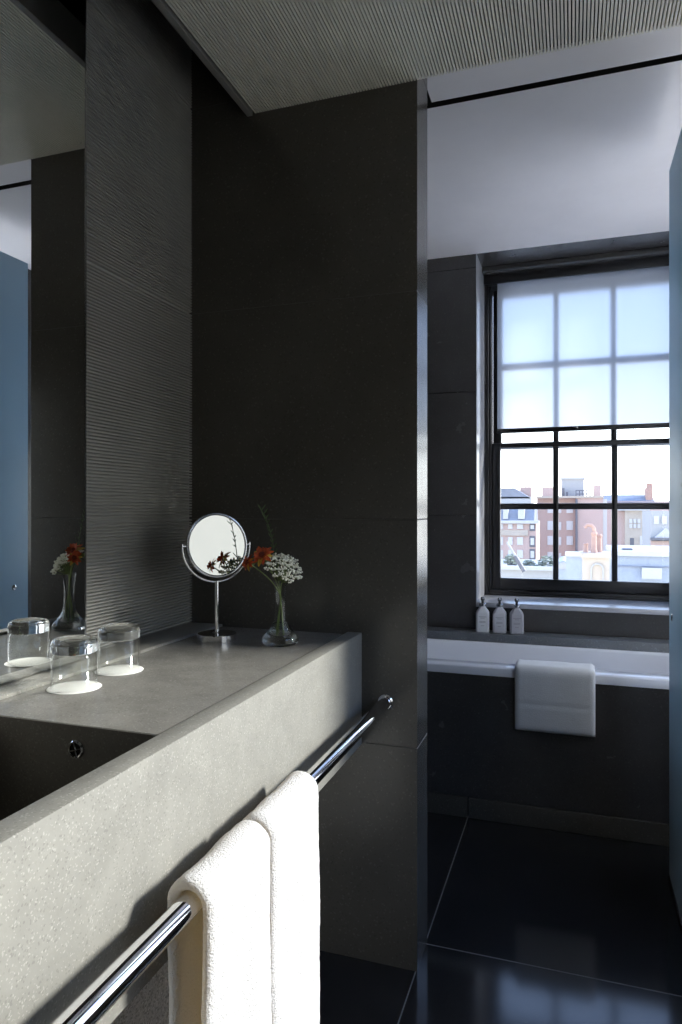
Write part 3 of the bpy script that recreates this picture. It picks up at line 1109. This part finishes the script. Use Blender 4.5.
daisy('orange_flower', fp(264, 555, -0.012), -FV * 0.8 - RV * 0.25 + Vector((0, 0, 0.6)), 0.027, (-0.010, 0.008), 'larger orange-red flower beside the white umbel in the vase', 11, 1)
daisy('orange_flower', fp(251, 562, -0.030), -RV * 0.7 - FV * 0.55 + Vector((0, 0, 0.30)), 0.020, (-0.006, -0.012), 'small orange flower drooping towards the cosmetic mirror', 9, 4)

# green sprig
sp = root('green_sprig', VL + Vector((0.002, 0.012, 0.014)))
tag(sp, 'thin green sprig standing highest in the vase', 'foliage sprig')
tip = fp(262, 510, 0.02)
b1 = stem_from((0.002, 0.012), fp(275, 560, 0.015))
b2 = bez(fp(275, 560, 0.015), fp(273, 530, 0.02), tip, 10)
bm = bmesh.new()
add_tube(bm, b1 + b2[1:], [0.0014] * len(b1) + [0.0014 - 0.0008 * i / 10 for i in range(1, 11)], 6)
link('stalk', bm, M['leaf'], sp)
bm = bmesh.new()
rn = random.Random(5)
for i in range(1, 11):
    for s in (1, -1):
        d = (RV * s * 0.6 + Vector((0, 0, 0.9)) - FV * rn.uniform(-0.5, 0.5)).normalized()
        petal(bm, b2[i], d, -FV, rn.uniform(0.010, 0.018), 0.0038, 0.002)
link('leaflets', bm, M['leaf'], sp)
# fern-like leaves low in the bunch, towards the mirror
lf = root('feathery_leaf', VL + Vector((-0.012, -0.002, 0.014)))
tag(lf, 'feathery green leaf arching low out of the vase towards the mirrors', 'foliage sprig')
ltip = VL + Vector((-0.075, -0.005, 0.195))
lb = stem_from((-0.012, -0.002), VL + Vector((-0.02, 0.0, 0.195)))
l2 = bez(VL + Vector((-0.02, 0.0, 0.195)), VL + Vector((-0.05, 0, 0.235)), ltip, 10)
bm = bmesh.new()
add_tube(bm, lb + l2[1:], 0.0013, 6)
link('stalk', bm, M['stem'], lf)
bm = bmesh.new()
for i in range(1, 11):
    for s in (1, -1):
        d = (Vector((-0.5, s * 0.8, -0.35))).normalized()
        petal(bm, l2[i], d, Vector((0, 0, 1)), 0.022 - 0.0012 * i, 0.006, -0.004)
link('leaflets', bm, plain('fresh_green_leaf', (0.16, 0.22, 0.05), 0.5, vary=0.3, scale=80), lf)

# ------------------------------------------------------------------ blue glass panel
XG, YG = 0.303, 2.474
gs = root('glass_screen', (XG, 2.26, 0.0))
tag(gs, 'tall blue glass panel standing before the end of the bath', 'glass panel')
bm = box(XG, XG + 0.012, 2.03, YG, 0.012, 2.326, bev=0.0015)
link('panel', bm, M['screen'], gs)
bm = bmesh.new()
rot = Matrix.Rotation(-PI / 2, 4, 'Y')
add_lathe(bm, [(0, -0.040), (0.014, -0.040), (0.016, -0.037), (0.016, -0.028), (0.009, -0.024), (0.009, -0.012), (0.009, 0.0), (0.0125, 0.0), (0.0125, 0.002), (0.011, 0.003), (0, 0.003)], 28, (XG, 2.392, 0.868), mat=rot)
link('knob', bm, M['chrome'], gs)
bm = bmesh.new()
add_box(bm, XG - 0.004, XG + 0.016, 2.03, YG, 0.0, 0.014, bev=0.001)
link('floor_channel', bm, M['chrome_dark'], gs)

# ------------------------------------------------------------------ the town outside the window
bm = box(-150, 160, 8, 320, -26, -25)
tag(link('ground', bm, M['street']), 'street level far below the window', 'ground', kind='structure')


def pbox(bm, px0, px1, py0, py1, Y, depth, to=None, bev=0.0):
    a = at(px0, py0, Y)
    b = at(px1, py1, Y)
    x0, x1 = a.x, b.x
    z1 = at((px0 + px1) / 2, py0, Y).z
    z0 = to if to is not None else at((px0 + px1) / 2, py1, Y).z
    add_box(bm, x0, x1, Y, Y + depth, z0, z1, bev=bev)


def part_box(name, par, mat, *a, **k):
    bm = bmesh.new()
    pbox(bm, *a, **k)
    return link(name, bm, mat, par, smooth=False)


def far_window(par, px0, px1, py0, py1, Y):
    """A recessed-looking sash: surround and pane."""
    bm = bmesh.new()
    pbox(bm, px0, px1, py0, py1, Y - 0.12, 0.2)
    f = link('window', bm, M['far_window'], par, smooth=False)
    return f


# red brick block
YM = 100.0
A = at(570, 540, YM)
bk = root('brick_building', (A.x, YM, -25))
tag(bk, 'tall red brick block with white windows and chimney stacks, in the middle of the view', 'building')
part_box('wall', bk, M['brick'], 537, 576, 497.5, 577, YM, 12, to=-25)
part_box('wall', bk, M['brick_pink'], 576.5, 603, 496.5, 577, YM - 0.8, 12, to=-25)
part_box('corner_strip', bk, M['render_white'], 603, 607, 499, 577, YM - 0.5, 10, to=-25)
part_box('chimney', bk, M['brick_pink'], 542, 554, 487, 500, YM + 1, 2.0)
part_box('chimney', bk, M['brick_pink'], 594, 601, 485, 499, YM + 1, 2.0)
part_box('coping', bk, M['cream'], 536, 604, 496.0, 498.0, YM - 1.1, 1.0)
bm = bmesh.new()
p0 = at(576.5, 499, YM - 1.2); p1 = at(576.5, 577, YM - 1.2)
add_tube(bm, [p0, Vector((p0.x, p0.y, -20))], 0.16, 8)
link('drainpipe', bm, M['dark_grey'], bk)
for r0, r1 in ((508, 513), (521, 530), (536, 545), (552, 560), (568, 576)):
    far_window(bk, 547.5, 554, r0, r1, YM)
    far_window(bk, 566.5, 573, r0, r1, YM)
    far_window(bk, 558.8, 561.2, r0 + 1, r1, YM)
# plant room on its roof
A = at(572, 497, YM + 4)
pr = root('rooftop_plant_room', (A.x, YM + 4, A.z))
tag(pr, 'pale grey plant room with ducts on the brick roof', 'plant room')
part_box('housing', pr, M['pale_grey'], 561.5, 584, 478, 497.5, YM + 4, 3)
part_box('cap', pr, M['render_white'], 560.5, 585, 477, 479, YM + 3.8, 3.4)
part_box('duct', pr, M['dark_grey'], 562, 564.5, 488, 497.5, YM + 2.4, 0.8)
part_box('duct', pr, M['dark_grey'], 566, 568, 492, 497.5, YM + 2.2, 0.8)
bm = bmesh.new()
for px in (576, 579.5, 583, 586.5, 590):
    add_tube(bm, [at(px, 490, YM + 1.5), at(px, 497.5, YM + 1.5)], 0.07, 6)
for py in (490.5, 494):
    add_tube(bm, [at(576, py, YM + 1.5), at(590, py, YM + 1.5)], 0.07, 6)
link('railing', bm, M['dark_grey'], pr)

# left building with mansard roof
YA = 85.0
A = at(521, 540, YA)
ma = root('mansard_building', (A.x, YA, -25))
tag(ma, 'brick building with a blue slate mansard and white bands, by the window stile', 'building')
part_box('wall', ma, M['brick_pink'], 492, 536, 522, 577, YA, 10, to=-25)
a, b = at(492, 509, YA), at(534, 509, YA)
zt, zb = a.z, at(513, 522, YA).z
bm = bmesh.new()
add_prism(bm, [(YA, zb), (YA + 10, zb), (YA + 8.8, zt), (YA + 1.2, zt)], 'x', a.x, b.x)
link('mansard_roof', bm, M['slate_blue'], ma, smooth=False)
part_box('dormer', ma, M['render_white'], 518, 524.5, 508, 519, YA + 0.1, 2)
part_box('dormer', ma, M['render_white'], 503, 508, 508, 519, YA + 0.1, 2)
part_box('cornice', ma, M['render_white'], 492, 539, 520.5, 523.5, YA - 0.5, 1.0)
part_box('string_course', ma, M['cream'], 492, 528, 530, 535.5, YA - 0.25, 0.5)
part_box('attic', ma, M['pale_grey'], 492, 531, 497, 510, YA + 3, 6)
zt, zb = at(519, 488, YA + 3).z, at(519, 498.5, YA + 3).z
a, b, c = at(492, 490, YA + 3), at(514, 488, YA + 3), at(531, 498, YA + 3)
bm = bmesh.new()
add_prism(bm, [(a.x, zb), (a.x, zt), (b.x, zt), (c.x, zb)], 'y', YA + 3, YA + 9)
link('upper_roof', bm, M['slate'], ma, smooth=False)
part_box('chimney', ma, M['brick'], 520, 531, 487, 500, YA + 8, 2)
for r0, r1 in ((524, 529), (537, 545), (550, 558), (564, 572)):
    for c0, c1 in ((498, 503), (508, 512.5), (517, 523)):
        far_window(ma, c0, c1, r0, r1, YA)
    part_box('bay_recess', ma, M['dark_grey'], 529.5, 535, r0 - 1, r1 + 2, YA - 0.1, 0.3)
    far_window(ma, 530.5, 534, r0 + 1, r1, YA - 0.1)

# slate-roofed terrace and cream house on the right
YR = 120.0
A = at(640, 500, YR)
tr = root('slate_roof_terrace', (A.x, YR, -25))
tag(tr, 'long grey slate roof with a brick chimney, behind the cream house', 'building')
part_box('wall', tr, M['brick_pink'], 604, 690, 501, 577, YR, 9, to=-25)
a, b = at(603, 495, YR + 4), at(652, 495, YR + 4)
zb = at(627, 502.5, YR).z
bm = bmesh.new()
add_prism(bm, [(YR - 0.4, zb), (YR + 9, zb), (YR + 4.5, a.z)], 'x', a.x, b.x)
link('roof', bm, M['slate'], tr, smooth=False)
ch = part_box('chimney', tr, M['terracotta'], 646, 652.5, 488, 503, YR + 1, 2.4)
bm = bmesh.new()
for px in (647.5, 649.3, 651.2):
    p = at(px, 488, YR + 2)
    add_lathe(bm, [(0.22, 0), (0.18, 0.7), (0.22, 0.75), (0, 0.75)], 12, p)
link('chimney_pot', bm, M['terracotta'], ch)

YC = 78.0
A = at(636, 540, YC)
ch_ = root('cream_house', (A.x, YC, -25))
tag(ch_, 'cream rendered house with a grid window, below the slate roof', 'building')
part_box('wall', ch_, M['cream'], 625, 649, 508.5, 577, YC, 8, to=-25)
part_box('side_wall', ch_, M['brick_pink'], 616, 624.7, 511, 577, YC + 0.5, 8, to=-25)
part_box('parapet', ch_, M['render_white'], 615.5, 650, 507.5, 510.5, YC - 0.4, 8)
for c0 in (629.5, 633.5, 637.5):
    for r0 in (519, 524):
        far_window(ch_, c0, c0 + 2.8, r0, r0 + 4, YC)
part_box('doorway', ch_, M['dark_grey'], 630, 634, 538, 549, YC - 0.05, 0.2)
far_window(ch_, 640, 645, 536, 545, YC)

YD = 66.0
A = at(662, 540, YD)
gh = root('grey_gabled_house', (A.x, YD, -25))
tag(gh, 'grey house with a white gable, beside the blue glass panel', 'building')
part_box('wall', gh, M['pale_grey'], 651, 684, 511, 577, YD, 8, to=-25)
a, b, c = at(655, 538, YD - 0.7), at(678, 538, YD - 0.7), at(666, 528, YD - 0.7)
bm = bmesh.new()
add_prism(bm, [(a.x, a.z), (b.x, a.z), (c.x, c.z)], 'y', YD - 0.7, YD)
link('gable', bm, M['render_white'], gh, smooth=False)
part_box('eaves', gh, M['dark_grey'], 651, 684, 538, 540.5, YD - 1.0, 1.0)
far_window(gh, 654, 659, 516, 524, YD)
far_window(gh, 662, 667, 516, 524, YD)
part_box('lower_wall', gh, M['brick_pink'], 651, 684, 541, 577, YD - 0.5, 0.6, to=-25)

# foreground roof with chimney and pots
YP = 24.0
A = at(596, 577, YP)
fc = root('stone_chimney', (A.x, YP, -25))
tag(fc, 'cream stone chimney with an arched panel, carrying the terracotta pots', 'chimney')
part_box('stack', fc, M['cream'], 582.5, 609.5, 557, 600, YP, 1.3, to=-25)
part_box('cap_course', fc, M['cream'], 580.5, 611, 553.5, 558, YP - 0.08, 1.46)
p0 = at(590.5, 577, YP - 0.05); p1 = at(604, 566, YP - 0.05)
bm = bmesh.new()
cx, rx = (p0.x + p1.x) / 2, (p1.x - p0.x) / 2
arc = [(cx + rx * math.cos(PI * i / 16), p1.z - rx * 0.6 + rx * math.sin(PI * i / 16)) for i in range(17)]
arc2 = [(cx + rx * 0.78 * math.cos(PI * i / 16), p1.z - rx * 0.6 + rx * 0.78 * math.sin(PI * i / 16)) for i in range(16, -1, -1)]
add_prism(bm, [(cx + rx, p0.z - 1)] + arc + [(cx - rx, p0.z - 1), (cx - rx * 0.78, p0.z - 1)] + arc2 + [(cx + rx * 0.78, p0.z - 1)], 'y', YP - 0.06, YP + 0.02)
link('arch_moulding', bm, M['pale_grey'], fc, smooth=False)


def pot(px0, px1, py0, py1, Y, label, cowl=False):
    p = at((px0 + px1) / 2, py1, Y)
    p.z = at(596, 553.5, YP - 0.08).z
    top = at((px0 + px1) / 2, py0, Y)
    r_ = abs(at(px1, py1, Y).x - at(px0, py1, Y).x) / 2
    h_ = top.z - p.z
    rt = root('chimney_pot', p)
    tag(rt, label, 'chimney pot', 'terracotta pots on the stone chimney')
    bm = bmesh.new()
    add_lathe(bm, [(0, 0), (r_, 0), (r_ * 0.98, h_ * 0.1), (r_ * 0.82, h_ * 0.16), (r_ * 0.74, h_ * 0.82), (r_ * 0.95, h_ * 0.86), (r_ * 0.95, h_ * 0.94), (r_ * 0.7, h_), (r_ * 0.55, h_), (r_ * 0.5, h_ * 0.7), (0, h_ * 0.7)], 24, p)
    link('body', bm, M['terracotta'], rt)
    if cowl:
        bm = bmesh.new()
        pts = [top + Vector((0, 0, -0.05)), top + Vector((0, 0, 0.10)), top + Vector((-0.07, 0, 0.2)), top + Vector((-0.22, 0, 0.22)), top + Vector((-0.30, 0, 0.12))]
        add_tube(bm, pts, r_ * 0.55, 14)
        link('cowl', bm, M['terracotta'], rt)


pot(590.5, 597.5, 531.5, 553.5, YP + 0.35, 'tall terracotta chimney pot with a hooked cowl', True)
pot(596, 602.5, 534, 553.5, YP + 0.75, 'terracotta chimney pot behind the hooked cowl pot')
pot(583, 588.5, 543, 553.5, YP + 0.5, 'short terracotta chimney pot at the edge of the stone cap')

A = at(573, 577, YP + 3)
zb_ = root('zinc_roof_box', (A.x, YP + 3, -25))
tag(zb_, 'pale blue zinc roof housing beside the stone chimney', 'roof housing')
part_box('housing', zb_, M['zinc'], 566, 582, 556, 600, YP + 3, 2, to=-25)
part_box('flashing', zb_, M['render_white'], 565, 583, 554.8, 556.5, YP + 2.9, 2.2)
A = at(565, 577, YP + 6)
va2 = root('vaulted_rooflight', (A.x, YP + 6, -25))
tag(va2, 'small blue-grey vaulted rooflight between the zinc housing and the brick block', 'rooflight')
p0, p1 = at(556, 577, YP + 6), at(569.5, 577, YP + 6)
cx, rx = (p0.x + p1.x) / 2, (p1.x - p0.x) / 2
zc_ = at(563, 569, YP + 6).z
bm = bmesh.new()
add_prism(bm, [(cx + rx, -25)] + [(cx + rx * math.cos(PI * i / 20), zc_ + rx * 1.3 * math.sin(PI * i / 20)) for i in range(21)] + [(cx - rx, -25)], 'y', YP + 6, YP + 9)
link('vault', bm, M['zinc'], va2, angle=30)
bm = bmesh.new()
add_prism(bm, [(cx + rx * 0.8 * math.cos(PI * i / 20), zc_ + rx * 1.05 * math.sin(PI * i / 20)) for i in range(21)], 'y', YP + 5.93, YP + 6.0)
link('end_glazing', bm, M['pale_grey'], va2, smooth=False)

A = at(643, 577, YP + 12)
fr_ = root('flat_roof_block', (A.x, YP + 12, -25))
tag(fr_, 'pale blue flat roof block below the cream house', 'roof block')
part_box('body', fr_, M['zinc'], 613, 690, 556, 600, YP + 12, 6, to=-25)
part_box('roof_edge', fr_, M['render_white'], 612, 691, 552, 556.5, YP + 11.8, 6.4)
part_box('fascia', fr_, M['slate_blue'], 613, 690, 566.5, 567.5, YP + 11.9, 0.2)
part_box('rooflight', fr_, M['render_white'], 642, 662, 568, 579, YP + 11.7, 0.5)
a = at(622, 553, YP + 13); b = at(633, 547.5, YP + 13)
A = at(628, 552, YP + 13)
cu = root('condenser_unit', (A.x, YP + 13, A.z))
tag(cu, 'dark grey condenser box standing on the flat roof block', 'condenser')
part_box('casing', cu, M['dark_grey'], 622.5, 633, 548.5, 552.2, YP + 13, 0.8, bev=0.04)
part_box('feet', cu, M['pale_grey'], 623.5, 632, 551.8, 552.6, YP + 13.1, 0.6)

# low roof clutter by the window stile
A = at(525, 577, YP + 16)
lr = root('low_roof', (A.x, YP + 16, -25))
tag(lr, 'low pale roof with parapet under the brick block', 'roof block')
part_box('body', lr, M['pale_grey'], 485, 556, 569, 600, YP + 16, 8, to=-25)
part_box('parapet', lr, M['render_white'], 485, 557, 566.5, 570, YP + 15.8, 0.6)
ml = root('metal_flue', tuple(at(522, 568, YP + 15)))
tag(ml, 'slanting metal flue pipe rising over the low roof', 'flue')
bm = bmesh.new()
add_tube(bm, [at(523, 569, YP + 15), at(507, 542, YP + 15)], [0.09, 0.06], 10)
link('pipe', bm, M['pale_grey'], ml)
bm = bmesh.new()
add_tube(bm, [at(524.5, 571.5, YP + 15), at(515, 556, YP + 15)], 0.13, 10)
link('sleeve', bm, M['dark_grey'], ml)
for k, (px, py, rr_) in enumerate(((512, 563, 0.55), (529, 566, 0.4), (548, 566, 0.65))):
    p = at(px, py + 4, YP + 17)
    rn = random.Random(k)
    sh = root('potted_shrub', p)
    tag(sh, ('pale shrub on the low roof, by the slanting flue', 'pale shrub on the low roof, midway to the vaulted rooflight', 'pale shrub on the low roof, next to the vaulted rooflight')[k], 'shrub', 'shrubs on the low roof')
    bm = bmesh.new()
    for j in range(160):
        d = Vector((rn.gauss(0, 1), rn.gauss(0, 1), abs(rn.gauss(0, 1)))).normalized() * rr_ * rn.uniform(0.5, 1.0)
        rot = Matrix.Rotation(rn.uniform(0, 6.28), 4, 'Z') @ Matrix.Rotation(rn.uniform(0, 1.5), 4, 'X')
        add_blob(bm, p + d + Vector((0, 0, 0.2)), 0.11, 1, (1, 0.6, 0.15), rot)
    link('foliage', bm, M['foliage'], sh)
    bm = bmesh.new()
    add_lathe(bm, [(0, -0.3), (0.22, -0.3), (0.30, 0.25), (0, 0.25)], 16, p)
    link('planter', bm, M['dark_grey'], sh)

# unseen pale slab added to bounce light up to the bath ceiling
rt_ = box(-3.5, 4.5, 3.95, 9.0, -0.3, 0.12, bev=0.01)
tag(link('bounce_slab', rt_, M['render_white'], smooth=False), 'pale slab added below the window to bounce light to the ceiling', 'bounce slab', kind='structure')

# house front added to warm the cosmetic mirror and hold back sky light
nb = root('added_house', (13, 4, -25))
tag(nb, 'cream house front added across the side street to tone the cosmetic mirror reflection', 'building')
link('wall', box(13, 20, -22, 5, -25, 6.0), M['added_front'], nb, smooth=False)
link('cornice', box(12.7, 13, -22, 5, 5.6, 6.15), M['render_white'], nb, smooth=False)

# ------------------------------------------------------------------ light
world = bpy.data.worlds.new('hazy_sky')
SC.world = world
world.use_nodes = True
nt = world.node_tree
nt.nodes.clear()
out = nt.nodes.new('ShaderNodeOutputWorld')
bg = nt.nodes.new('ShaderNodeBackground')
tc = nt.nodes.new('ShaderNodeTexCoord')
sx = nt.nodes.new('ShaderNodeSeparateXYZ')
nt.links.new(tc.outputs['Generated'], sx.inputs[0])
c = ramp(nt, sx.outputs[2], [(0.0, (1.0, 1.0, 1.0)), (0.06, (0.95, 0.98, 1.0)), (0.30, (0.42, 0.56, 0.86)), (1.0, (0.16, 0.28, 0.62))])
nt.links.new(c, bg.inputs[0])
bg.inputs[1].default_value = 3.0
nt.links.new(bg.outputs[0], out.inputs[0])

sl = bpy.data.lights.new('sun', 'SUN')
sl.energy = 5.6
sl.angle = math.radians(9.0)
sl.color = (1.0, 0.965, 0.905)
so = bpy.data.objects.new('sun', sl)
COL.objects.link(so)
so.rotation_mode = 'QUATERNION'
so.rotation_quaternion = Vector((-1.0, -0.42, -0.50)).to_track_quat('-Z', 'Y')
so.location = (6, 4, 6)

# ------------------------------------------------------------------ camera and view
cam = bpy.data.cameras.new('camera')
cam.sensor_fit = 'VERTICAL'
cam.sensor_height = 36.0
cam.lens = 24.0
cam.shift_y = -(512 - HOR) / 1024
cam.clip_start = 0.02
cam.clip_end = 500
co = bpy.data.objects.new('camera', cam)
COL.objects.link(co)
co.location = (0, 0, H)
co.rotation_euler = (PI / 2, 0, TH)
SC.camera = co

SC.view_settings.view_transform = 'Standard'
SC.view_settings.look = 'None'
SC.view_settings.gamma = 1.0
SC.view_settings.use_curve_mapping = False
SC.view_settings.exposure = 0.55
SC.cycles.max_bounces = 16
SC.cycles.diffuse_bounces = 6
SC.cycles.glossy_bounces = 8
SC.cycles.transmission_bounces = 12
SC.cycles.transparent_max_bounces = 24
